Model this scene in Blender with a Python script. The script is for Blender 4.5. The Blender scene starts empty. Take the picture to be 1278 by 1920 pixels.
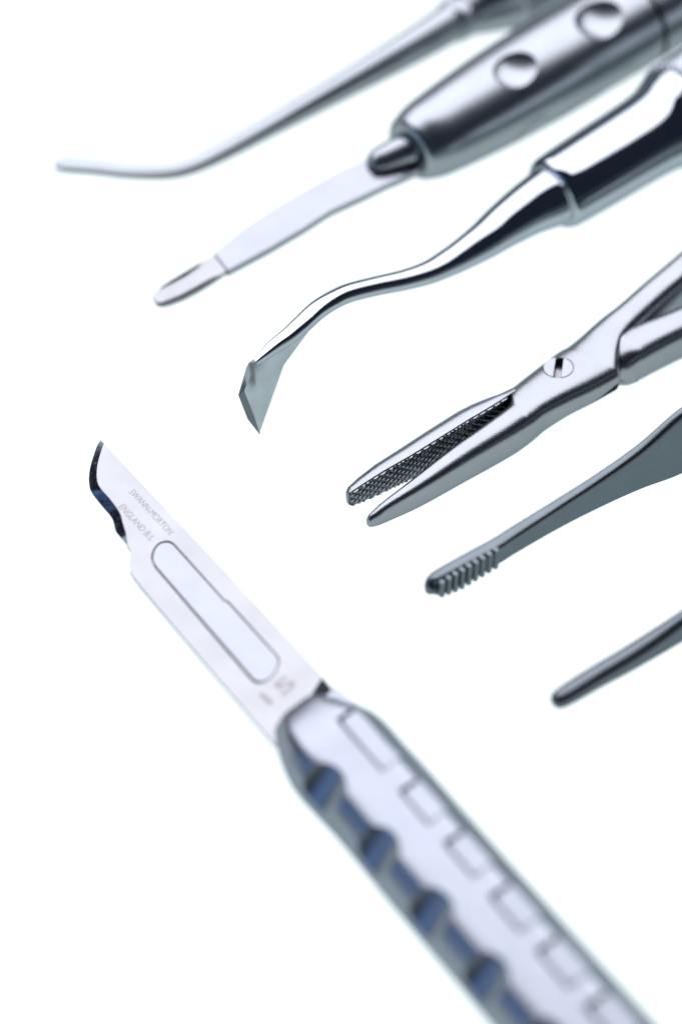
import bpy, bmesh, math, random
from mathutils import Vector, Matrix
random.seed(7)
scene = bpy.context.scene
col = scene.collection

# ------------------------------------------------------------------ camera
MM = 0.001
ELEV = math.radians(50.0)
DIST = 0.36
LENS = DIST * 318.3
FPX = 1920.0 * LENS / 36.0
cam_d = bpy.data.cameras.new('camera')
cam = bpy.data.objects.new('camera', cam_d); col.objects.link(cam)
CPOS = Vector((0, -math.cos(ELEV) * DIST, math.sin(ELEV) * DIST))
cam.location = CPOS
cam.rotation_euler = (math.pi / 2 - ELEV, 0, 0)
cam_d.sensor_fit = 'VERTICAL'; cam_d.sensor_height = 36.0; cam_d.sensor_width = 24.0
cam_d.lens = LENS; cam_d.clip_start = 0.01; cam_d.clip_end = 50
VIEW = Vector((0, math.cos(ELEV), -math.sin(ELEV)))
CRIGHT = Vector((1, 0, 0)); CUP = Vector((0, math.sin(ELEV), math.cos(ELEV)))
cam_d.dof.use_dof = True
cam_d.dof.focus_distance = 0.3590
cam_d.dof.aperture_fstop = 9.2
cam_d.dof.aperture_blades = 9
scene.camera = cam

# ------------------------------------------------------------------ world and lamps
w = bpy.data.worlds.new('World'); scene.world = w; w.use_nodes = True
bg = w.node_tree.nodes['Background']
bg.inputs[0].default_value = (0.028, 0.034, 0.060, 1); bg.inputs[1].default_value = 1.0

def area(name, loc, aim, sx, sy, power, color):
    d = bpy.data.lights.new(name, 'AREA'); d.shape = 'RECTANGLE'; d.size = sx; d.size_y = sy
    d.energy = power; d.color = color
    o = bpy.data.objects.new(name, d); col.objects.link(o); o.location = loc
    o.rotation_euler = (Vector(aim) - Vector(loc)).to_track_quat('-Z', 'Y').to_euler()
    return o
area('softbox', (0.02, 0.47, 0.52), (0.02, 0.20, 0.0), 1.50, 0.84, 13.9, (1.015, 0.98, 1.06))
area('window_light', (-0.80, -0.30, 0.33), (0, -0.02, 0.0), 0.75, 0.50, 1.0, (0.26, 0.48, 1.0))

scene.view_settings.view_transform = 'Standard'
scene.view_settings.look = 'None'
scene.view_settings.exposure = 0.0
scene.view_settings.gamma = 1.0
scene.render.engine = 'CYCLES'
scene.cycles.use_denoising = True
scene.cycles.max_bounces = 8
scene.cycles.sample_clamp_indirect = 6.0

# ------------------------------------------------------------------ pixel <-> place
def ray(px, py):
    return (VIEW + CRIGHT * ((px - 639.0) / FPX) - CUP * ((py - 960.0) / FPX))
def P(px, py, z=0.0):
    """the point at height z (mm) over the table that the photograph shows at px, py"""
    d = ray(px, py); t = (z * MM - CPOS.z) / d.z
    return CPOS + d * t
def on_plane(px, py, p0, n):
    d = ray(px, py); return CPOS + d * ((p0 - CPOS).dot(n) / d.dot(n))
def scale_at(p):
    return (p - CPOS).dot(VIEW) / FPX          # metres per pixel

# ------------------------------------------------------------------ materials
def metal(name, base, rough, rvar=0.06, cvar=(0.95, 1.04), cscale=260.0, tint=(0.50, 0.54, 0.58), grain=0.0, nscale=900.0):
    m = bpy.data.materials.new(name); m.use_nodes = True
    nt = m.node_tree; b = nt.nodes['Principled BSDF']
    b.inputs['Metallic'].default_value = 1.0
    b.inputs['Specular Tint'].default_value = (*tint, 1)
    tc = nt.nodes.new('ShaderNodeTexCoord')
    n1 = nt.nodes.new('ShaderNodeTexNoise'); n1.inputs['Scale'].default_value = nscale
    n1.inputs['Detail'].default_value = 4.0
    nt.links.new(tc.outputs['Object'], n1.inputs['Vector'])
    mr = nt.nodes.new('ShaderNodeMapRange')
    mr.inputs['From Min'].default_value = 0.3; mr.inputs['From Max'].default_value = 0.7
    mr.inputs['To Min'].default_value = max(0.02, rough - rvar); mr.inputs['To Max'].default_value = rough + rvar
    nt.links.new(n1.outputs['Fac'], mr.inputs['Value'])
    nt.links.new(mr.outputs[0], b.inputs['Roughness'])
    n2 = nt.nodes.new('ShaderNodeTexNoise'); n2.inputs['Scale'].default_value = cscale; n2.inputs['Detail'].default_value = 6.0
    nt.links.new(tc.outputs['Object'], n2.inputs['Vector'])
    cr = nt.nodes.new('ShaderNodeMapRange')
    cr.inputs['From Min'].default_value = 0.25; cr.inputs['From Max'].default_value = 0.75
    cr.inputs['To Min'].default_value = cvar[0]; cr.inputs['To Max'].default_value = cvar[1]
    nt.links.new(n2.outputs['Fac'], cr.inputs['Value'])
    mx = nt.nodes.new('ShaderNodeVectorMath'); mx.operation = 'SCALE'
    mx.inputs[0].default_value = base
    nt.links.new(cr.outputs[0], mx.inputs['Scale'])
    nt.links.new(mx.outputs[0], b.inputs['Base Color'])
    if grain > 0:
        n3 = nt.nodes.new('ShaderNodeTexNoise'); n3.inputs['Scale'].default_value = 7000.0; n3.inputs['Detail'].default_value = 2.0
        nt.links.new(tc.outputs['Object'], n3.inputs['Vector'])
        bp = nt.nodes.new('ShaderNodeBump'); bp.inputs['Strength'].default_value = grain; bp.inputs['Distance'].default_value = 0.00004
        nt.links.new(n3.outputs['Fac'], bp.inputs['Height'])
        nt.links.new(bp.outputs[0], b.inputs['Normal'])
    return m
M_SATIN = metal('satin_steel', (0.268, 0.296, 0.312), 0.30, 0.012)
M_BEAD = metal('bead_blasted_steel', (0.246, 0.268, 0.282), 0.27, 0.02, grain=0.35)
M_CHROME = metal('polished_chrome', (0.335, 0.375, 0.400), 0.075, 0.01)
M_BLADE = metal('blade_steel', (0.243, 0.258, 0.264), 0.13, 0.03, cvar=(0.90, 1.07), cscale=170.0)
M_HONED = metal('honed_steel', (0.335, 0.375, 0.395), 0.2, 0.03, cvar=(0.86, 1.10), cscale=300.0)
M_TONGUE = metal('tongue_steel', (0.236, 0.258, 0.279), 0.2, 0.02)
M_EDGE = metal('ground_edge_steel', (0.26, 0.28, 0.31), 0.16, 0.10, nscale=2500.0)
M_DARK = metal('brushed_dark_steel', (0.118, 0.140, 0.152), 0.33, 0.03, grain=0.2)
M_HANDLE = metal('cast_handle_steel', (0.250, 0.274, 0.306), 0.29, 0.01)
M_ETCH = metal('etched_marking', (0.165, 0.162, 0.168), 0.42, 0.05)
M_FAINT = metal('faint_stamp', (0.175, 0.168, 0.172), 0.35, 0.05)
M_GAP_SHADE = metal('gap_shade_black', (0.02, 0.02, 0.024), 0.5, 0.05, tint=(0.1, 0.1, 0.1))  # near-black that paints the shade of the slit behind the blade
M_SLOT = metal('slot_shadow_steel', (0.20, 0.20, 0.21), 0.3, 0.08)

def glow_table_mat():
    m = bpy.data.materials.new('added_glow_white'); m.use_nodes = True
    b = m.node_tree.nodes['Principled BSDF']
    b.inputs['Base Color'].default_value = (0.05, 0.05, 0.05, 1); b.inputs['Roughness'].default_value = 0.6
    b.inputs['Emission Color'].default_value = (0.885, 0.978, 1.00, 1); b.inputs['Emission Strength'].default_value = 1.155  # added glow: burns the table to even white and drowns contact shadows
    b.inputs['Specular IOR Level'].default_value = 0.2
    return m
M_TABLE = glow_table_mat()

# ------------------------------------------------------------------ mesh helpers
def finish(bm, name, mat, parent=None, sharp=38.0, recalc=True):
    if recalc: bmesh.ops.recalc_face_normals(bm, faces=bm.faces)
    lim = math.radians(sharp)
    for f in bm.faces: f.smooth = True
    for e in bm.edges:
        if len(e.link_faces) == 2:
            if e.link_faces[0].normal.angle(e.link_faces[1].normal, 0) > lim: e.smooth = False
    me = bpy.data.meshes.new(name); 
    if parent is not None:
        q = root_loc(parent); bmesh.ops.translate(bm, verts=bm.verts, vec=-q)
    bm.to_mesh(me); bm.free()
    me.materials.append(mat)
    o = bpy.data.objects.new(name, me); col.objects.link(o)
    if parent is not None: o.parent = parent
    return o
def root_loc(o):
    p = Vector((0, 0, 0))
    while o is not None: p += Vector(o.location); o = o.parent
    return p
def thing(name, label, cat, loc, group=None):
    o = bpy.data.objects.new(name, None); col.objects.link(o); o.location = loc
    o.empty_display_size = 0.005
    o['label'] = label; o['category'] = cat
    if group: o['group'] = group
    return o

def catmull(keys, n):
    """keys: tuples of floats/Vectors; n samples per span"""
    out = []
    def mix(a, b, c, d, t):
        return 0.5 * ((2 * b) + (c - a) * t + (2 * a - 5 * b + 4 * c - d) * t * t + (3 * b - a - 3 * c + d) * t * t * t)
    L = len(keys)
    for i in range(L - 1):
        k0 = keys[max(i - 1, 0)]; k1 = keys[i]; k2 = keys[i + 1]; k3 = keys[min(i + 2, L - 1)]
        nn = n if isinstance(n, int) else n[i]
        for j in range(nn):
            t = j / nn
            out.append(tuple(mix(a, b, c, d, t) for a, b, c, d in zip(k0, k1, k2, k3)))
    out.append(keys[-1])
    return out

def frames(pts):
    fr = []
    for i, p in enumerate(pts):
        a = pts[max(i - 1, 0)]; b = pts[min(i + 1, len(pts) - 1)]
        t = (b - a).normalized()
        q = Vector((0, 0, 1)).cross(t).normalized()
        u = t.cross(q).normalized()
        fr.append((t, q, u))
    return fr

def skin_rings(bm, rings, caps=True):
    V = [[bm.verts.new(p) for p in r] for r in rings]
    n = len(V[0])
    for a, b in zip(V[:-1], V[1:]):
        for j in range(n):
            k = (j + 1) % n
            bm.faces.new((a[j], a[k], b[k], b[j]))
    if caps:
        for r in (V[0], V[-1]):
            c = bm.verts.new(sum((v.co for v in r), Vector()) / n)
            for j in range(n): bm.faces.new((r[j], r[(j + 1) % n], c))
    return V

def sgnpow(x, e): return math.copysign(abs(x) ** e, x)

def loft(keys, seg=48, n=8, p=2.0, disp=None, caps=True, smooth=True, bm=None):
    """keys: (centre, halfwidth, halfheight[, exponent]) -> bmesh of a lofted bar"""
    keys = [tuple(k) if len(k) == 4 else (*k, p) for k in keys]
    st = catmull(keys, n) if smooth else keys
    pts = [s[0] for s in st]; fr = frames(pts)
    rings = []; s_acc = 0
    for i, (s, (t, q, u)) in enumerate(zip(st, fr)):
        if i: s_acc += (pts[i] - pts[i - 1]).length
        r = []
        for j in range(seg):
            a = 2 * math.pi * j / seg
            x = sgnpow(math.cos(a), 2 / s[3]) * max(s[1], 1e-6); y = sgnpow(math.sin(a), 2 / s[3]) * max(s[2], 1e-6)
            v = q * x + u * y
            if disp: v = v + v.normalized() * disp(s_acc, a, v, (t, q, u), s[0])
            r.append(s[0] + v)
        rings.append(r)
    bm = bm or bmesh.new()
    skin_rings(bm, rings, caps)
    return bm

def tube_px(spec, **kw):
    """spec: (px, py, z_mm, halfwidth_px) -> round bar keys"""
    ks = []
    for s in spec:
        c = P(s[0], s[1], s[2]); r = s[3] * scale_at(c)
        asp = s[4] if len(s) > 4 else 1.0
        ks.append((c, r, r * asp))
    return ks

def axis_px(start, direction, z, prof, asp=1.0):
    """prof: (along_px, halfwidth_px) on a straight image axis"""
    d = Vector(direction).normalized()
    return tube_px([(start[0] + d.x * s, start[1] + d.y * s, z, h, asp) for s, h in prof])

def bar_px(spec, p=3.0, span=1):
    """spec: (px, py, z_centre, halfwidth_px in the image, halfheight mm)"""
    cs = [P(s[0], s[1], s[2]) for s in spec]; ks = []
    fr = frames(cs) if span == 1 else [frames([cs[max(i - span, 0)], cs[min(i + span, len(cs) - 1)]])[0] for i in range(len(cs))]
    for s, c, (t, q, u) in zip(spec, cs, fr):
        tx, ty = t.dot(CRIGHT), t.dot(CUP); L = math.hypot(tx, ty)
        m3 = CRIGHT * (-ty / L) + CUP * (tx / L)
        T = s[3] * scale_at(c); h = s[4] * MM
        pp = s[5] if len(s) > 5 else p
        e = pp / (pp - 1)
        rest = T ** e - (abs(u.dot(m3)) * h) ** e
        wd = (rest ** (1 / e)) / abs(q.dot(m3)) if rest > 0 else T * 0.35
        ks.append((c, max(wd, T * 0.35), h, pp))
    return ks

def prism(bm, outline, dz_top, dz_bot):
    """outline: list of Vectors -> closed slab between +dz_top and +dz_bot (m, along z)"""
    top = [bm.verts.new(v + Vector((0, 0, dz_top))) for v in outline]
    bot = [bm.verts.new(v + Vector((0, 0, dz_bot))) for v in outline]
    n = len(outline)
    ft = bm.faces.new(top); fb = bm.faces.new(list(reversed(bot)))
    for i in range(n):
        j = (i + 1) % n
        bm.faces.new((top[j], top[i], bot[i], bot[j]))
    return ft, fb

def boolean_cut(o, cutters, sharp=38.0):
    """cut bmeshes (world coordinates) out of o for good; the cutters do not stay in the scene"""
    base = root_loc(o.parent) if o.parent else Vector()
    bm = bmesh.new()
    for c in cutters:
        tmp = bpy.data.meshes.new('tmp'); c.to_mesh(tmp); bm.from_mesh(tmp); bpy.data.meshes.remove(tmp); c.free()
    bmesh.ops.translate(bm, verts=bm.verts, vec=-base)
    bmesh.ops.recalc_face_normals(bm, faces=bm.faces)
    me = bpy.data.meshes.new('cutter'); bm.to_mesh(me); bm.free()
    co = bpy.data.objects.new('cutter', me); col.objects.link(co); co.location = base
    md = o.modifiers.new('cut', 'BOOLEAN'); md.operation = 'DIFFERENCE'; md.object = co; md.solver = 'EXACT'
    md.use_self = True
    bpy.context.view_layer.update()
    dg = bpy.context.evaluated_depsgraph_get()
    new = bpy.data.meshes.new_from_object(o.evaluated_get(dg))
    o.modifiers.clear()
    mat = o.data.materials[0]
    old = o.data; o.data = new; bpy.data.meshes.remove(old)
    bpy.data.objects.remove(co); bpy.data.meshes.remove(me)
    b2 = bmesh.new(); b2.from_mesh(new)
    lim = math.radians(sharp)
    for f in b2.faces: f.smooth = True
    for e in b2.edges:
        e.smooth = True
        if len(e.link_faces) == 2 and e.link_faces[0].normal.angle(e.link_faces[1].normal, 0) > lim: e.smooth = False
    b2.to_mesh(new); b2.free()
    new.materials.clear(); new.materials.append(mat)

def ellipsoid(center, ax, ay, az, seg=48):
    """ax, ay, az: Vectors of the three half axes"""
    bm = bmesh.new(); bmesh.ops.create_uvsphere(bm, u_segments=seg, v_segments=seg // 2, radius=1.0)
    for v in bm.verts: v.co = center + ax * v.co.x + ay * v.co.y + az * v.co.z
    return bm
def cylinder(center, r, z0, z1, seg=64):
    bm = bmesh.new()
    skin_rings(bm, [[center + Vector((r * math.cos(2 * math.pi * j / seg), r * math.sin(2 * math.pi * j / seg), z)) for j in range(seg)] for z in (z0, z1)])
    return bm
def smooth01(x): x = min(max(x, 0), 1); return x * x * (3 - 2 * x)

# ------------------------------------------------------------------ the surface
bm = bmesh.new()
vs = [bm.verts.new(v) for v in ((-1.6, -1.4, 0), (1.6, -1.4, 0), (1.6, 1.8, 0), (-1.6, 1.8, 0))]
bm.faces.new(vs)
tb = finish(bm, 'tabletop', M_TABLE); tb['kind'] = 'structure'

# ------------------------------------------------------------------ probe with curved tip (top left)
t1 = thing('curved_probe', 'slender satin probe with upturned curved tip, topmost of the instruments', 'probe', P(470, 260, 0))
ks = bar_px([(103, 309, 1.0, 3, .12, 2.4), (105, 309, 1.0, 8, .3, 2.6), (112, 309.5, 1.0, 11.5, .42, 2.8), (130, 310.5, 1.0, 13.5, .5, 3), (180, 314.5, 1.1, 13.5, .52, 3), (230, 321, 1.2, 13, .55, 3),
             (280, 324, 1.4, 13, .6, 3), (325, 321.5, 1.6, 14, .7, 3), (365, 310, 1.8, 15.5, .8, 2.8), (420, 284, 2.2, 17.5, .95, 2.6), (500, 241, 2.8, 19.5, 1.15, 2.4),
             (570, 202, 3.4, 22.5, 1.4, 2.2), (660, 152, 4.2, 26.5, 1.75, 2.1), (740, 106.5, 4.8, 31, 2.1, 2), (805, 68, 5.2, 34.5, 2.35, 2), (846, 42, 5.4, 37, 2.55, 2)])
finish(loft(ks, 48, 6), 'shank', M_SATIN, t1)
d1 = (0.863, -0.506)
finish(loft(axis_px((846, 42), d1, 5.4, [(-4, 34), (-3, 39), (0, 41.5), (10, 42), (22, 42), (26, 40), (27, 34)]), 64, 4, smooth=False), 'collar', M_SATIN, t1)
ks = axis_px((846, 42), d1, 5.4, [(24, 36), (27, 42), (40, 47), (60, 55), (85, 64), (104, 70)])
finish(loft(ks, 64, 6), 'handle', M_SATIN, t1)
def knurl(depth, npitch, pitch):
    def f(s, a, v, fr, c):
        x = a * npitch / (2 * math.pi); y = s / pitch
        u1 = (x + y) % 1.0; u2 = (x - y) % 1.0
        h = min(min(u1, 1 - u1), min(u2, 1 - u2)) * 2
        return depth * (h - 0.5)
    return f
ks = axis_px((846, 42), d1, 5.4, [(103, 68), (106, 76), (112, 79), (150, 80), (200, 80), (260, 80)])
finish(loft(ks, 240, 26, disp=knurl(0.00022, 46, 0.00085)), 'knurled_grip', M_SATIN, t1, sharp=80)
ks = axis_px((846, 42), d1, 5.4, [(259, 74), (262, 76), (500, 76), (900, 70)])
finish(loft(ks, 48, 4), 'handle', M_SATIN, t1)

# ------------------------------------------------------------------ flat elevator with dimpled handle
t2 = thing('flat_elevator', 'flat bladed elevator with thick round handle bearing scooped dimples', 'elevator', P(930, 220, 0))
a2 = (765, 284); d2 = Vector((0.859, -0.512)); Z2 = 6.6
prof = [(0, 40), (0.5, 52), (2.5, 58), (7, 62.5), (14, 66), (40, 75), (80, 80.5), (130, 85.5), (200, 91), (280, 94), (360, 94.5), (440, 94.5), (472, 94.5), (480, 94.3), (482, 92.5)]
h2 = finish(loft(axis_px(a2, d2, Z2, prof), 128, 8), 'handle', M_SATIN, t2)
c0 = P(*a2, Z2); c1 = P(a2[0] + d2.x * 400, a2[1] + d2.y * 400, Z2)
ax = (c1 - c0).normalized()
ec = (-VIEW - ax * (-VIEW).dot(ax)).normalized()
es = ax.cross(ec).normalized()
if es.dot(CUP) > 0: es = -es                   # es: towards the lower right of the picture
cut = []
for s in (203, 385, 567):
    c = P(a2[0] + d2.x * s, a2[1] + d2.y * s, Z2); r = 94 * scale_at(c)
    for k, phi in enumerate((-14, 76, 166, 256)):
        f = math.radians(phi); n = ec * math.cos(f) + es * math.sin(f); g = ax.cross(n)
        if s == 567: continue
        R = 0.0056
        cut.append(ellipsoid(c + n * (r + 0.0045), ax * R, g * R, n * R))
boolean_cut(h2, cut, 30)
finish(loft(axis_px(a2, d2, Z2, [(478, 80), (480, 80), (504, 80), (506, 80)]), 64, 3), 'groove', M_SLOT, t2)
finish(loft(axis_px(a2, d2, Z2, [(501, 86), (502, 92.5), (505, 94.5), (700, 94.5), (1200, 92)]), 96, 4), 'handle_rear', M_SATIN, t2)
# rounded ferrule on the blade's root
finish(loft(tube_px([(690, 313, 5.7, 3), (691.5, 312.4, 5.7, 10), (695, 311, 5.7, 17), (702, 308, 5.75, 23), (713, 303, 5.8, 27.5), (740, 291, 6.0, 31), (780, 274, 6.3, 34), (800, 265, 6.4, 34)]), 48, 6),
       'ferrule', M_SATIN, t2)
# blade: rows of (upper edge, lower edge, z)
rows = [(772, 262, 795, 312, 5.6), (730, 283, 762, 328, 5.6), (690, 296, 722, 345, 5.5), (640, 319, 682, 365, 5.3), (580, 353, 619, 394, 5.0), (520, 388, 568, 427, 4.7),
        (460, 427, 505, 464, 4.3), (402, 474, 427, 506, 3.9)]
bm = bmesh.new()
def blade_rows(rows, thick, scoop=None, m=10):
    rings = []
    for (x0, y0, x1, y1, z, *rest) in rows:
        a = P(x0, y0, z); b = P(x1, y1, z); th = thick if not rest else rest[0]; dp = rest[1] if len(rest) > 1 else 0
        top = [a.lerp(b, i / m) - Vector((0, 0, 1)) * dp * (1 - (2 * i / m - 1) ** 2) for i in range(m + 1)]
        bot = [a.lerp(b, i / m) - Vector((0, 0, 1)) * (th + dp * (1 - (2 * i / m - 1) ** 2) * 1.2) for i in range(m, -1, -1)]
        rings.append(top + bot)
    return rings
skin_rings(bm, blade_rows(rows, 0.0011))
finish(bm, 'blade', M_TONGUE, t2, sharp=30)
bm = bmesh.new()
rows = [(400, 477.5, 424, 507, 3.62, 0.0007, 0.0000), (392, 483, 415, 514, 3.55, 0.0007, 0.00025), (370, 496, 396, 527, 3.4, 0.0007, 0.0004), (345, 511, 372, 542, 3.2, 0.0007, 0.00042),
        (320, 526, 345, 557, 3.0, 0.0006, 0.00042), (302, 538, 322, 566, 2.9, 0.0006, 0.00035), (291, 548, 307, 571, 2.8, 0.0005, 0.0003), (285.5, 556, 296, 571, 2.75, 0.0004, 0.0001)]
skin_rings(bm, blade_rows(rows, 0.0007, m=12))
finish(bm, 'scooped_tip', M_BLADE, t2, sharp=40)

# ------------------------------------------------------------------ chrome hooked scaler
t3 = thing('hooked_scaler', 'mirror polished chrome scaler with double bent neck and hooked chisel tip', 'scaler', P(1000, 420, 0))
a3 = (1037, 365); d3 = Vector((0.85, -0.527)); Z3 = 7.0
prof = [(-6, 50), (-6, 59), (-4, 65), (0, 69), (6, 72), (14, 73.5), (40, 75), (100, 77), (158, 78.5), (205, 80.5), (232, 84), (252, 91), (266, 97), (276, 100)]
finish(loft(axis_px(a3, d3, Z3, prof), 96, 8), 'handle', M_CHROME, t3)
prof = [(-10, 52), (-10, 58), (-8.5, 60.5), (-6.5, 60.5), (-5.5, 58), (-5.5, 52)]
finish(loft(axis_px(a3, d3, Z3, prof), 96, 4, smooth=False), 'collar_ring', M_CHROME, t3)
prof = [(275, 98), (278, 102), (284, 104), (330, 105), (400, 105)]
finish(loft(axis_px(a3, d3, Z3, prof), 300, 22, disp=knurl(0.00036, 50, 0.0008)), 'knurled_grip', M_CHROME, t3, sharp=80)
finish(loft(axis_px(a3, d3, Z3, [(399, 98), (404, 100), (700, 100), (1000, 95)]), 64, 4), 'handle_rear', M_CHROME, t3)
ks = tube_px([(1034, 367, 7.0, 58), (1026, 372, 7.0, 57.5), (987, 394, 7.0, 50), (943, 424, 7.0, 42.5), (907, 451, 7.1, 36), (867, 477, 7.2, 30), (839, 493, 7.4, 26.5), (803, 511, 7.9, 22.5),
              (758, 525, 8.7, 19.8), (702, 537, 9.8, 18.5), (652, 550, 10.8, 18.5), (620, 565, 11.4, 18.5), (593, 583, 11.7, 18), (566, 608, 11.7, 17), (540, 631, 11.6, 15), (515, 649, 11.5, 12.5), (494, 666, 11.4, 9), (478, 679.5, 11.3, 5)])
ks = [(*k, 2.0 if i < 12 else 2.0 + 0.35 * (i - 11)) for i, k in enumerate(ks)]
finish(loft(ks, 48, 8), 'shank', M_CHROME, t3)
# chisel tip: a flat face that looks to the lower right, its end facet darkened in colour
n3 = Vector((0.70, -0.70, 0.15)).normalized()
p3 = P(560, 626, 11.2)
F = [(476, 680), (512, 662), (546, 634), (572, 606), (590, 592), (597, 603), (585, 613), (562.7, 643), (532.7, 684), (510, 718), (491, 763), (487.6, 814), (476, 778), (457.6, 733), (472.6, 699)]
front = [on_plane(x, y, p3, n3) for x, y in F]
bm = bmesh.new()
fv = [bm.verts.new(v) for v in front]
bm.faces.new(fv)
# back of the plate and the narrow side strip
E = {14: (461.5, 689), 13: (446.8, 741), 12: (464, 786), 0: (466.5, 680), 11: (486, 814)}
ev = []
for i, v in enumerate(front):
    if i in E:
        q = on_plane(*E[i], p3, n3); r = ray(*E[i]).normalized()
        ev.append(bm.verts.new(q + r * {14: 0.0004, 13: 0.0010, 12: 0.0013, 0: 0.0003, 11: 0.0003}[i]))
    else:
        ev.append(bm.verts.new(v - n3 * 0.0011 + ray(*F[i]).normalized() * 0.0002))
nF = len(fv)
for i in range(nF):
    j = (i + 1) % nF
    if i in (11, 12): continue
    bm.faces.new((fv[i], fv[j], ev[j], ev[i]))
bm.faces.new(list(reversed(ev)))
facet = [v.co.copy() for v in (fv[11], fv[12], fv[13], ev[13], ev[12], ev[11])]
bmesh.ops.triangulate(bm, faces=[f for f in bm.faces if len(f.verts) > 4])
tip = finish(bm, 'chisel_tip', M_HONED, t3, sharp=25)
bm = bmesh.new(); bvv = [bm.verts.new(v) for v in facet]
bm.faces.new((bvv[0], bvv[1], bvv[4], bvv[5])); bm.faces.new((bvv[1], bvv[2], bvv[3], bvv[4]))
finish(bm, 'shaded_facet', M_DARK, tip)  # darker steel paints a dark reflection onto this facet

# ------------------------------------------------------------------ needle holder
t4 = thing('needle_holder', 'needle holder with slightly open crosshatched jaws and slotted pivot screw', 'needle holder', P(1010, 760, 0))
# arm whose jaw is the lower one; it carries the screw and runs on into the upper shank
def arm_px(spec):
    """spec: (px, py, z_centre, image halfwidth left, right, halfheight mm, exponent)"""
    L_ = bar_px([(a_, b_, z_, l_, h_, p_) for a_, b_, z_, l_, r_, h_, p_ in spec], span=3); R_ = bar_px([(a_, b_, z_, r_, h_, p_) for a_, b_, z_, l_, r_, h_, p_ in spec], span=3)
    return [(l[0], l[1], r[1], l[2], l[3]) for l, r in zip(L_, R_)]
def loft_lr(keys, seg=96, n=6):
    st = catmull(keys, n); pts = [k[0] for k in st]; rings = []
    fr_ = [frames([pts[max(i - 9, 0)], pts[min(i + 9, len(pts) - 1)]])[0] for i in range(len(pts))]
    for k, (t, q, u) in zip(st, fr_):
        r = []
        for j in range(seg):
            a_ = 2 * math.pi * j / seg; cx_ = math.cos(a_)
            r.append(k[0] + q * sgnpow(cx_, 2 / k[4]) * (k[1] if cx_ > 0 else k[2]) + u * sgnpow(math.sin(a_), 2 / k[4]) * k[3])
        rings.append(r)
    bm = bmesh.new(); skin_rings(bm, rings); return bm
spA = [(688.5, 981, 2.9, 3, 3, .25, 2.2), (690.5, 980, 2.9, 8, 8, .6, 2.2), (695, 976.5, 2.9, 11.5, 11.5, .9, 2.2), (706, 970, 2.9, 15, 15, 1.15, 2.2), (725, 958, 2.9, 19, 18.5, 1.45, 2.5), (779, 925, 3.0, 26, 26, 1.9, 2.7), (858, 872, 3.1, 34, 34, 2.35, 2.6), (910, 839, 3.1, 37.5, 38, 2.6, 2.6),
       (945, 816, 3.1, 39.5, 40.3, 2.7, 2.6), (963, 803.5, 3.2, 40.3, 40.5, 2.68, 2.6), (972, 797, 3.27, 41.2, 40.2, 2.65, 2.6), (978, 792.6, 3.31, 44, 39.8, 2.6, 2.6), (983, 789, 3.35, 51, 39.3, 2.57, 2.6), (988, 785.4, 3.39, 57, 38.8, 2.54, 2.6), (995, 780, 3.45, 60, 38.2, 2.5, 2.6), (1006, 772, 3.53, 63, 37.8, 2.45, 2.6), (1043, 746, 3.75, 65.5, 39.8, 2.3, 2.6), (1080, 722.5, 3.75, 69.5, 44, 2.3, 2.6), (1112, 702, 3.75, 73, 48, 2.3, 2.6), (1119, 697.5, 3.75, 73.5, 48.5, 2.3, 2.6),
       (1125, 687, 3.65, 68.5, 44, 2.4, 2.6), (1133, 668, 3.45, 58, 39, 2.6, 2.6), (1141, 651, 3.3, 50, 38.5, 2.8, 2.6), (1155, 633, 3.15, 45, 40, 2.95, 2.6), (1180, 609, 3.1, 41, 41, 3.05, 2.6), (1225, 569, 3.1, 41, 41, 3.1, 2.6), (1278, 524, 3.1, 41, 41, 3.1, 2.6), (1400, 415, 3.2, 38, 38, 3.0, 2.6), (1700, 150, 3.2, 34, 34, 2.8, 2.6), (1900, 0, 3.2, 34, 34, 2.8, 2.6)]
ks = arm_px(spA)
armA = finish(loft_lr(ks, 112, [4] * 8 + [4, 3, 3, 3, 3, 3, 4, 6, 8, 6, 2] + [2, 3, 3, 3, 5, 5, 5, 4, 4, 3]), 'arm', M_BEAD, t4, sharp=32)
# the crevice where the two arms cross
fa = P(1050, 785, 0.6); fb = P(1150, 736, 0.6); fn = (fb - fa).normalized().cross(Vector((0, 0, 1)))
tri = [on_plane(x, y, fa, fn) for x, y in ((1083, 750), (1158, 694), (1163, 704))]
bm = bmesh.new()
skin_rings(bm, [[v + fn * d for v in tri] for d in (-0.0009, 0.0020)])
boolean_cut(armA, [bm], 32)
ks = bar_px([(1120, 700, 2.0, 28, .9, 3), (1135, 692, 2.0, 34, 1.1, 3), (1152, 684, 2.0, 41, 1.35, 3), (1159, 680.5, 2.1, 43, 1.5, 3), (1165, 677, 2.6, 45.5, 2.15, 3), (1171, 673, 2.9, 47.5, 2.75, 3), (1185, 665.5, 2.9, 48, 2.8, 3), (1210, 653, 2.9, 47.5, 2.85, 3), (1278, 623, 2.9, 44.5, 2.85, 3), (1400, 569, 2.9, 43, 2.8, 3), (1700, 436, 2.9, 42, 2.7, 3), (1950, 325, 2.9, 42, 2.7, 3)], p=3)
finish(loft(ks, 72, 8), 'shank', M_BEAD, t4, sharp=32)
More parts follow.
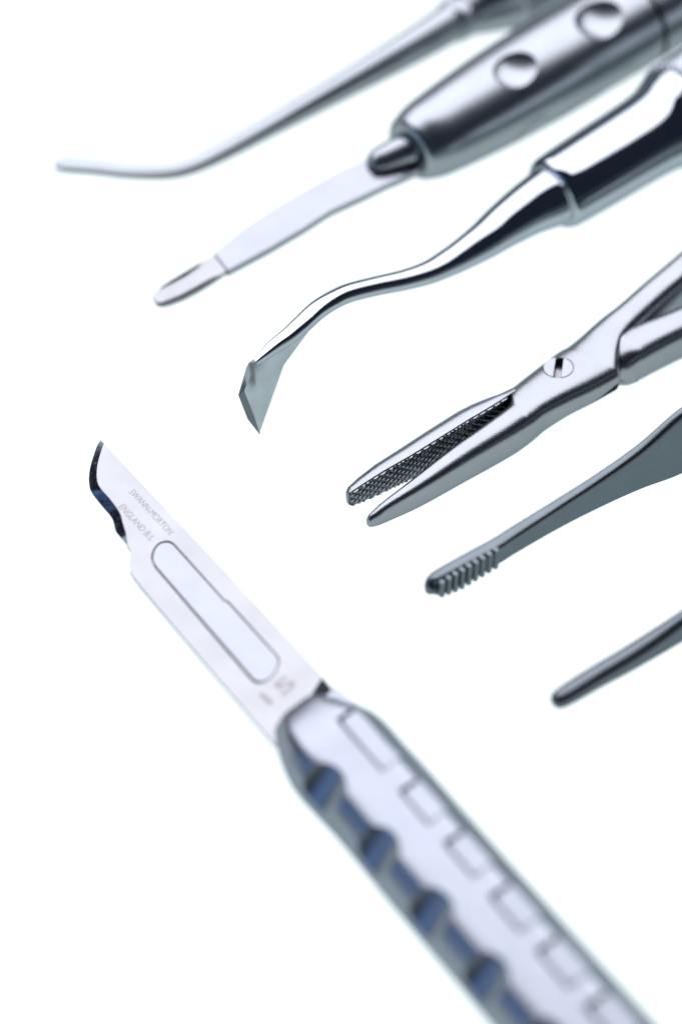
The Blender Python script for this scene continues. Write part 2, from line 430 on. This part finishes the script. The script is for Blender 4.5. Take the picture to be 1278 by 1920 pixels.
# upper jaw: half round outside, flat inside, with the crosshatched face
st = [  # px,py of the hatch's top edge, z top, z bottom, outward depth mm
    (650, 929, 3.7, 2.5, 0.5), (654, 925, 4.0, 2.0, 0.9), (662, 919, 4.25, 1.7, 1.2), (685, 903.5, 4.5, 1.4, 1.6), (720, 881.5, 4.8, 1.15, 2.0), (770, 853, 5.05, 0.95, 2.3), (820, 822, 5.3, 0.7, 2.5),
    (880, 784.5, 5.5, 0.5, 2.6), (905, 770, 5.6, 0.4, 2.5), (928, 756, 5.6, 0.4, 2.1), (950, 742, 5.65, 0.35, 1.5), (975, 727, 5.3, 0.35, 1.2)]
qs = [P(a, b, zt) for a, b, zt, zb, d in st]; rings = []
flat = [Vector((q.x, q.y, 0)) for q in qs]
for i, (a, b, zt, zb, d) in enumerate(st):
    t = (flat[min(i + 1, len(st) - 1)] - flat[max(i - 1, 0)]).normalized(); q = Vector((0, 0, 1)).cross(t)
    zc = (zt + zb) / 2; hh = (zt - zb) / 2; r = []
    for k in range(25):
        an = math.pi / 2 - math.pi * k / 24
        x = abs(math.cos(an)) ** (2 / 2.5) * d; z = sgnpow(math.sin(an), 2 / 2.5) * hh
        r.append(flat[i] + q * x * MM + Vector((0, 0, (zc + z) * MM)))
    for k in range(1, 8):
        r.append(flat[i] + Vector((0, 0, (zb + (zt - zb) * k / 8) * MM)))
    rings.append(r)
sub = []
for i in range(len(rings) - 1):
    for k in range(4): sub.append([a.lerp(b, k / 4) for a, b in zip(rings[i], rings[i + 1])])
sub.append(rings[-1])
bm = bmesh.new(); skin_rings(bm, sub)
jaw = finish(bm, 'jaw', M_BEAD, t4, sharp=32)
# crosshatch: raised pyramids between two sets of cut grooves on the flat of the jaw
def station(f):
    x = f * (len(st) - 1); i = min(int(x), len(st) - 2); u = x - i
    return flat[i].lerp(flat[i + 1], u), st[i][2] * (1 - u) + st[i + 1][2] * u, st[i][3] * (1 - u) + st[i + 1][3] * u
L = sum((b - a).length for a, b in zip(flat[:-1], flat[1:]))
cum = [0]
for a, b in zip(flat[:-1], flat[1:]): cum.append(cum[-1] + (b - a).length)
def at_len(s):
    for i in range(len(cum) - 1):
        if s <= cum[i + 1] or i == len(cum) - 2:
            u = (s - cum[i]) / (cum[i + 1] - cum[i])
            return flat[i].lerp(flat[i + 1], u), st[i][2] * (1 - u) + st[i + 1][2] * u, st[i][3] * (1 - u) + st[i + 1][3] * u
tdir = (flat[-2] - flat[1]).normalized(); nout = -Vector((0, 0, 1)).cross(tdir)
bm = bmesh.new(); PIT = 0.00105; NS, NZ = 330, 56
s_end = cum[-2]
grid = []
for i in range(NS + 1):
    s = 0.0002 + (s_end - 0.0002) * i / NS
    f, zt, zb = at_len(s); rowv = []
    for k in range(NZ + 1):
        z = (zb + 0.08 + (zt - zb - 0.24) * k / NZ) * MM
        u1 = ((s + z * 1.15) / PIT) % 1.0; u2 = ((s - z * 1.15) / PIT) % 1.0
        g1 = min(u1, 1 - u1); g2 = min(u2, 1 - u2)
        fade = smooth01((cum[-4] - s) / 0.002)          # single cut grooves towards the joint
        h = min(min(g1 / 0.26, 1), min(g2 / 0.26, 1) * fade + (1 - fade))
        rowv.append(bm.verts.new(f + nout * (0.00004 + 0.00020 * h) + Vector((0, 0, z))))
    grid.append(rowv)
for i in range(NS):
    for k in range(NZ): bm.faces.new((grid[i][k], grid[i + 1][k], grid[i + 1][k + 1], grid[i][k + 1]))
rim = [grid[i][0] for i in range(NS + 1)] + [grid[NS][k] for k in range(1, NZ + 1)] + [grid[i][NZ] for i in range(NS - 1, -1, -1)] + [grid[0][k] for k in range(NZ - 1, 0, -1)]
back = [bm.verts.new(v.co - nout * 0.0005) for v in rim]
for i in range(len(rim)):
    j = (i + 1) % len(rim); bm.faces.new((rim[i], rim[j], back[j], back[i]))
ih = finish(bm, 'crosshatched_insert', M_BEAD, jaw, sharp=28)
# pivot screw
from mathutils.bvhtree import BVHTree
tmpb = bmesh.new(); tmpb.from_mesh(armA.data); bvh = BVHTree.FromBMesh(tmpb)
hit, nrm, _i, _d = bvh.ray_cast(CPOS - root_loc(t4), ray(1046, 689).normalized()); tmpb.free()
cs = hit + root_loc(t4); nrm = (nrm + Vector((0, 0, 1.2))).normalized(); RS = 29.0 * scale_at(cs)
rotS = Vector((0, 0, 1)).rotation_difference(nrm).to_matrix()
def turn(bm_):
    for v in bm_.verts: v.co = cs + rotS @ (v.co - cs)
    return bm_
boolean_cut(armA, [turn(cylinder(cs, RS, -0.0018, 0.002))], 32)
bm = bmesh.new()
sd = (P(1044, 712, 6) - P(1051, 664, 6)); sd.z = 0; sd.normalize(); sn = Vector((-sd.y, sd.x, 0)); hw = 0.00042
rs = RS - 0.00007
for sg in (-1, 1):
    a0 = math.acos(hw / rs); arc = []
    for k in range(33):
        a = -a0 + 2 * a0 * k / 32
        arc.append((math.cos(a) * rs * sg, math.sin(a) * rs))
    rr = []
    for (f, z) in ((1, -0.0015), (1, -0.00008), (0.975, -0.00002), (0.95, 0.0)):
        cx = sum(x for x, y in arc) / len(arc)
        rr.append([cs + sn * ((x - cx) * f + cx if f < 1 else x) + sd * (y * f) + Vector((0, 0, z)) for x, y in arc])
    skin_rings(bm, rr)
turn(bm)
scr = finish(bm, 'screw', M_BEAD, t4, sharp=28)
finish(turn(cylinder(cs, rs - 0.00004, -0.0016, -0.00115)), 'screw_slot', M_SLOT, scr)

# ------------------------------------------------------------------ thumb forceps on its edge
t5 = thing('thumb_forceps', 'dark satin thumb forceps lying on edge, two open arms with blunt ridged tips', 'forceps', P(1150, 1090, 0))
ZF = 6.2
def slab_arm(st, p=4.0, nsub=6):
    """st: (point on the inner face's top edge, ztop, zbot, outward thickness); rounded rectangular section"""
    fl = [Vector((q.x, q.y, 0)) for q, *_ in st]
    keys = []
    for i, (q, zt, zb, d) in enumerate(st):
        t = (fl[min(i + 1, len(st) - 1)] - fl[max(i - 1, 0)]).normalized(); qq = Vector((0, 0, 1)).cross(t)
        c = fl[i] + qq * d * 0.5 * MM + Vector((0, 0, (zt + zb) / 2 * MM))
        keys.append((c, abs(d) / 2 * MM, (zt - zb) / 2 * MM, [2.0, 2.1, 2.3, 2.6, 3.0, 3.5][i] if i < 6 else p))
    return loft(keys, 56, nsub, p=p)
spec = [(811, 1109, .25, .3), (812.5, 1106, .65, .9), (817, 1099, 1.1, 1.6), (826, 1092, 1.35, 2.0), (845, 1079, 1.5, 1.95), (897, 1050, 1.6, 1.9), (940, 1025, 1.6, 1.75), (975, 1002, 1.65, 1.7), (1053, 951, 1.95, 1.55), (1131, 900, 2.5, 1.5), (1209, 844, 3.5, 1.5), (1278, 783, 5.2, 1.5)]
sa = [(P(x, y, ZF + hh), ZF + hh, ZF - hh, d) for x, y, hh, d in spec]
tip6 = P(1043, 1316, ZF)
axis5 = (P(975, 1002, ZF) - P(826, 1092, ZF)); axis5.z = 0; axis5.normalize()
perp5 = Vector((0, 0, 1)).cross(axis5)
mid = (P(812, 1108, ZF) + tip6) / 2
def beyond(s, off, hh, d): q = mid + axis5 * s + perp5 * off; return (q, ZF + hh, ZF - hh, d)
sa += [beyond(0.0365, 0.0088, 5.6, 1.5), beyond(0.0415, 0.0086, 5.9, 1.5), beyond(0.050, 0.0080, 6.0, 1.45), beyond(0.070, 0.0058, 5.9, 1.4), beyond(0.095, 0.0022, 5.5, 1.4), beyond(0.118, 0.0, 5.0, 1.3)]
a5 = finish(slab_arm(sa), 'arm', M_DARK, t5, sharp=40)
# ridges across the inner side of the tip
tooth = None
for k in range(9):
    f = k / 8
    px = 829 + (930 - 829) * f; py = 1090.5 + (1030 - 1090.5) * f
    hh = 1.25 + 0.35 * min(1, f * 3)
    q = P(px, py, ZF + hh); q = Vector((q.x, q.y, 0))
    if tooth is None:
        bm = bmesh.new(); rings = []
        for z, sc in ((-1.0, 0.35), (-0.96, 0.8), (-0.8, 1.0), (-0.4, 1.0), (0, 1.0), (0.4, 1.0), (0.8, 1.0), (0.97, 0.8), (1.0, 0.3)):
            rings.append([Vector((math.cos(a) * 0.00034 * sc, math.sin(a) * 0.00046 * sc, z * 0.0017)) for a in [2 * math.pi * j / 12 for j in range(12)]])
        skin_rings(bm, rings); tooth = finish(bm, 'tooth', M_DARK); o = tooth
    else:
        o = tooth.copy(); col.objects.link(o); o.name = 'tooth'
    o.parent = a5
    o.location = q + perp5 * 0.00012 + Vector((0, 0, ZF * MM)) - root_loc(t5)
    o.rotation_euler = (0, 0, math.atan2(axis5.y, axis5.x)); o.scale = (1, 1, hh / 1.72)
k6 = tube_px([(1035.5, 1318.5, ZF, 3), (1037, 1317.5, ZF, 9), (1041, 1315.3, ZF, 14.5), (1050, 1310, ZF, 18.5), (1075, 1295, ZF, 20.5), (1120, 1268, ZF, 21, 1.1), (1170, 1240, ZF, 21.5, 1.2), (1225, 1207, ZF, 21.5, 1.4), (1278, 1174, ZF, 20.5, 1.8)])
k6 = [(*k, 2.1) for k in k6]
for s, off, hh, d in ((0.024, -0.0099, 2.7, 1.9), (0.031, -0.0096, 3.9, 1.7), (0.039, -0.0092, 5.2, 1.6), (0.050, -0.0086, 5.8, 1.5), (0.070, -0.0072, 5.9, 1.4), (0.095, -0.0036, 5.5, 1.4), (0.118, -0.0013, 5.0, 1.3)):
    k6.append((mid + axis5 * s + perp5 * off, d / 2 * MM, hh * MM, 3.0))
finish(loft(k6, 56, 6), 'arm', M_DARK, t5)

# ------------------------------------------------------------------ scalpel
t6 = thing('scalpel', 'scalpel with engraved bright blade and ridged metal handle, nearest to camera', 'scalpel', P(620, 1400, 0))
ZB = 6.0            # top of the blade
edge = [(188.8, 825.4), (181.7, 837.6), (173.6, 861), (168.5, 881), (167, 897.7), (168.5, 914), (173.6, 926), (190.9, 948.5), (210.2, 972), (216.3, 993.3), (219.8, 1000), (239.7, 1024)]
inner = [(195, 831.5), (187.8, 853), (182.7, 875.3), (182.2, 897.7), (188.0, 914), (207, 936), (224.4, 960.7), (230.5, 980), (236.6, 1001), (239.7, 1024)]
rest = [(244.0, 1031), (245.0, 1040), (243.0, 1058), (243.8, 1070), (250, 1081), (264, 1100), (300, 1143), (380, 1238), (460, 1332), (514, 1395.5), (540, 1400), (570, 1360), (578, 1312), (590, 1292), (604.5, 1269), (560, 1219.5), (400, 1048), (300, 942.5)]
def smooth_poly(pts, n=5):
    return [Vector(p) for p in catmull([(a, b) for a, b in pts], n)]
inS = smooth_poly(inner); edS = smooth_poly(edge)
slot_px = []
def arc_px(a, c, b, n=10):
    """quadratic arc from a to b by c"""
    return [((1 - t) ** 2 * a[0] + 2 * t * (1 - t) * c[0] + t * t * b[0], (1 - t) ** 2 * a[1] + 2 * t * (1 - t) * c[1] + t * t * b[1]) for t in [i / n for i in range(n + 1)]]
slot_px += arc_px((291, 1065), (281, 1052), (284.5, 1038)) + arc_px((285, 1037), (292, 1015), (311.8, 1013.7))[1:] + arc_px((312, 1013.7), (320, 1013), (327, 1019.5))[1:]
slot_px += [(422.5, 1126), (427, 1125.5), (518, 1226)] + arc_px((519, 1227), (527, 1236), (523, 1246))[1:] + arc_px((523, 1247), (513, 1276), (488, 1281.5))[1:] + arc_px((487.5, 1281.6), (477, 1283), (469, 1273.5))[1:]
outline = [(v.x, v.y) for v in inS] + rest
bm = bmesh.new()
TH = 0.00042
o3 = [P(x, y, ZB) for x, y in outline]
prism(bm, o3, 0, -TH)
bl = finish(bm, 'blade', M_BLADE, t6, sharp=30)
# open the slot
bm = bmesh.new(); prism(bm, [P(x, y, ZB) for x, y in slot_px], 0.001, -0.001)
boolean_cut(bl, [bm], 30)
# the bevelled cutting edge
bm = bmesh.new()
N = 60
def resample(pts, n):
    pts = [Vector(p) for p in pts]; c = [0]
    for a, b in zip(pts[:-1], pts[1:]): c.append(c[-1] + (b - a).length)
    out = []
    for k in range(n + 1):
        s = c[-1] * k / n
        for i in range(len(c) - 1):
            if s <= c[i + 1] + 1e-9:
                out.append(pts[i].lerp(pts[i + 1], (s - c[i]) / max(c[i + 1] - c[i], 1e-9))); break
    return out
eR = resample(edS, N); iR = resample(inS, N)
ti, to, bi = [], [], []
for k, (e, i_) in enumerate(zip(eR, iR)):
    pi = P(i_.x, i_.y, ZB); pe = P(e.x, e.y, ZB - (0.60 + 0.22 * smooth01((k / N - 0.36) / 0.12) - 0.3 * smooth01((k / N - 0.8) / 0.2)))
    if k == N: pe = pi + Vector((-0.00002, -0.00002, -0.0002))
    ti.append(bm.verts.new(pi)); to.append(bm.verts.new(pe)); bi.append(bm.verts.new(pi - Vector((0, 0, TH))))
for k in range(N):
    bm.faces.new((ti[k], ti[k + 1], to[k + 1], to[k])); bm.faces.new((to[k], to[k + 1], bi[k + 1], bi[k])); bm.faces.new((bi[k], bi[k + 1], ti[k + 1], ti[k]))
bm.faces.new((ti[0], to[0], bi[0])); bm.faces.new((ti[N], bi[N], to[N]))
finish(bm, 'cutting_edge', M_EDGE, bl, sharp=30)
# tongue of the handle filling the slot, with its wider bed under the blade
cx = sum(x for x, y in slot_px) / len(slot_px); cy = sum(y for x, y in slot_px) / len(slot_px)
bm = bmesh.new()
ax6 = Vector((0.687, 0.727)); pp6 = Vector((0.727, -0.687))
def inset(px, left, right, end):
    out = []
    for x, y in px:
        v = Vector((x - cx, y - cy)); a = v.dot(ax6); b = v.dot(pp6)
        b = b * (1 - (left + right) / 58.0) + (left - right) / 2
        a = a * (1 - end / 150)
        q = Vector((cx, cy)) + ax6 * a + pp6 * b; out.append((q.x, q.y))
    return out
tong = inset(slot_px, 4.5, 2.6, 2.4)
o3 = [P(x, y, ZB) for x, y in tong]
prism(bm, o3, -0.00006, -0.0012)
tg = finish(bm, 'tongue', M_TONGUE, t6, sharp=30)
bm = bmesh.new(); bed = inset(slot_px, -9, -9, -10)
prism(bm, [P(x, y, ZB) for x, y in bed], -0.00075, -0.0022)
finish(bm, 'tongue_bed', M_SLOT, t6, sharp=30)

def engrave(name, body, p0, p1, size_px, parent, zoff=0.012, yscale=1.0, offset=-0.006, mat=M_ETCH):
    """letters from pixel p0 (baseline start) to p1 (baseline end) lying on the blade"""
    cu = bpy.data.curves.new('txt', 'FONT'); cu.body = body; cu.size = 1.0; cu.offset = offset; cu.resolution_u = 3
    to = bpy.data.objects.new('txt', cu); col.objects.link(to)
    bpy.context.view_layer.update()
    me = bpy.data.meshes.new_from_object(to.evaluated_get(bpy.context.evaluated_depsgraph_get()))
    bpy.data.objects.remove(to); bpy.data.curves.remove(cu)
    xs = [v.co.x for v in me.vertices]; x0, x1 = min(xs), max(xs)
    A = P(*p0, ZB); B = P(*p1, ZB); u = (B - A); Lw = u.length; u.normalize(); v_ = Vector((0, 0, 1)).cross(u)
    hs = size_px * scale_at(A)
    bm = bmesh.new(); bm.from_mesh(me); bpy.data.meshes.remove(me)
    for v in bm.verts:
        v.co = A + u * ((v.co.x - x0) / (x1 - x0) * Lw) + v_ * (v.co.y * hs * yscale) + Vector((0, 0, zoff * MM))
    if parent is not None: bmesh.ops.translate(bm, verts=bm.verts, vec=-root_loc(parent))
    m2 = bpy.data.meshes.new(name); bm.to_mesh(m2); bm.free(); m2.materials.append(mat)
    o = bpy.data.objects.new(name, m2); col.objects.link(o); o.parent = parent
    return o
engrave('engraved_lettering', 'SWANN-MORTON', (241, 923), (316, 1003), 20, bl)
engrave('engraved_lettering', 'ENGLAND B.S.', (222, 951), (281, 1015), 20, bl)
engrave('engraved_number', '15', (505, 1322), (558, 1284), 46, bl, offset=0.008, mat=M_FAINT)

# handle: rounded bar with finger scallops on one side and sunk pads on the other
hk = [(557, 1337, 24), (559, 1339.5, 40), (564, 1345, 54), (571, 1353, 65), (583, 1366, 76), (599, 1384, 88), (617, 1402, 97.5), (640, 1424, 102.5), (680, 1468, 102), (720, 1512, 102.5), (822, 1633, 105.5), (925, 1752, 108), (1027, 1870, 111), (1150, 2012, 115), (1300, 2185, 120), (1500, 2410, 126)]
ZH = 6.6
keys = []
for x, y, h in hk:
    c = P(x, y, ZH); keys.append((c, h * scale_at(c), h * scale_at(c), 2.0))
p_ref = P(720, 1512, ZH); axh = (P(925, 1752, ZH) - p_ref).normalized()
ech = (-VIEW - axh * (-VIEW).dot(axh)).normalized(); esh = axh.cross(ech).normalized()
if esh.dot(CRIGHT) < 0: esh = -esh             # towards the right of the picture
pxs = scale_at(p_ref)
pads = [(-160, -22)] + [(83 + 141 * k - 42, 83 + 141 * k + 40) for k in range(8)]
pads = [(a * pxs, b * pxs) for a, b in pads]
FACETS = ((14, .86), (-28, 1.03), (-75, 1.0), (-120, 1.0), (-165, 1.0), (165, 1.0), (118, 1.0), (72, .98))
def padsunk(s, a, v, fr, c):
    x = (c + v - p_ref).dot(axh)
    n = v.normalized(); phi = math.degrees(math.atan2(n.dot(esh), n.dot(ech)))
    rf = sum((max(math.cos(math.radians(phi - f)), 0.0) / dd) ** 22 for f, dd in FACETS) ** (-1 / 22)
    return v.length * (rf - 1)
nl = [3] * 6 + [6, 6, 6, 12, 12, 12, 12, 8, 6]
bm = loft(keys, 128, nl, disp=padsunk)
hd = finish(bm, 'handle', M_HANDLE, t6, sharp=40)
cuts = []
for (x, y) in ((628, 1500), (731, 1614), (832, 1729), (936, 1850), (1042, 1975)):
    c = P(x, y, ZH); along = (c - p_ref).dot(axh)
    axp = p_ref + axh * along; axp.z = ZH * MM
    phi = math.radians(-26); n = ech * math.cos(phi) + esh * math.sin(phi); g = axh.cross(n)
    cuts.append(ellipsoid(axp + n * 0.0076, axh * 0.0034, g * 0.011, n * 0.0028))
nf = ech * math.cos(math.radians(14)) + esh * math.sin(math.radians(14)); tf = -ech * math.sin(math.radians(14)) + esh * math.cos(math.radians(14))
for a0, a1 in pads[:6]:
    bm = bmesh.new(); m_ = (a0 + a1) / 2
    rings = []
    for z_, g_ in ((0.00425, 0.0), (0.0075, 0.0030)):
        rings.append([p_ref + axh * x_ + tf * y_ + nf * z_ for x_, y_ in ((a0 - g_ * 0.45, 0.0016 - g_), (a1 + g_, 0.0016 - g_), (a1 + g_, 0.009), (a0 - g_ * 0.45, 0.009))])
    skin_rings(bm, rings); cuts.append(bm)
boolean_cut(hd, cuts, 40)
# shoulder of the handle behind the blade's spine corner
bm = bmesh.new()
sh = [(619, 1289), (628, 1292), (645, 1302), (680, 1328), (700, 1350), (660, 1380), (600, 1350), (592, 1334), (603, 1313)]
prism(bm, [P(x, y, ZB) for x, y in sh], 0.0002, -0.004)
bmesh.ops.bevel(bm, geom=list(bm.edges), offset=0.0004, segments=3, affect='EDGES', profile=0.5)
finish(bm, 'shoulder', M_HANDLE, t6, sharp=40)
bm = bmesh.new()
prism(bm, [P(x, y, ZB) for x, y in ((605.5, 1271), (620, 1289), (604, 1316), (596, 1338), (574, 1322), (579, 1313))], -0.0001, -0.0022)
finish(bm, 'gap_shade', M_GAP_SHADE, t6, sharp=40)  # dark plate painting the shaded gap between blade and shoulder
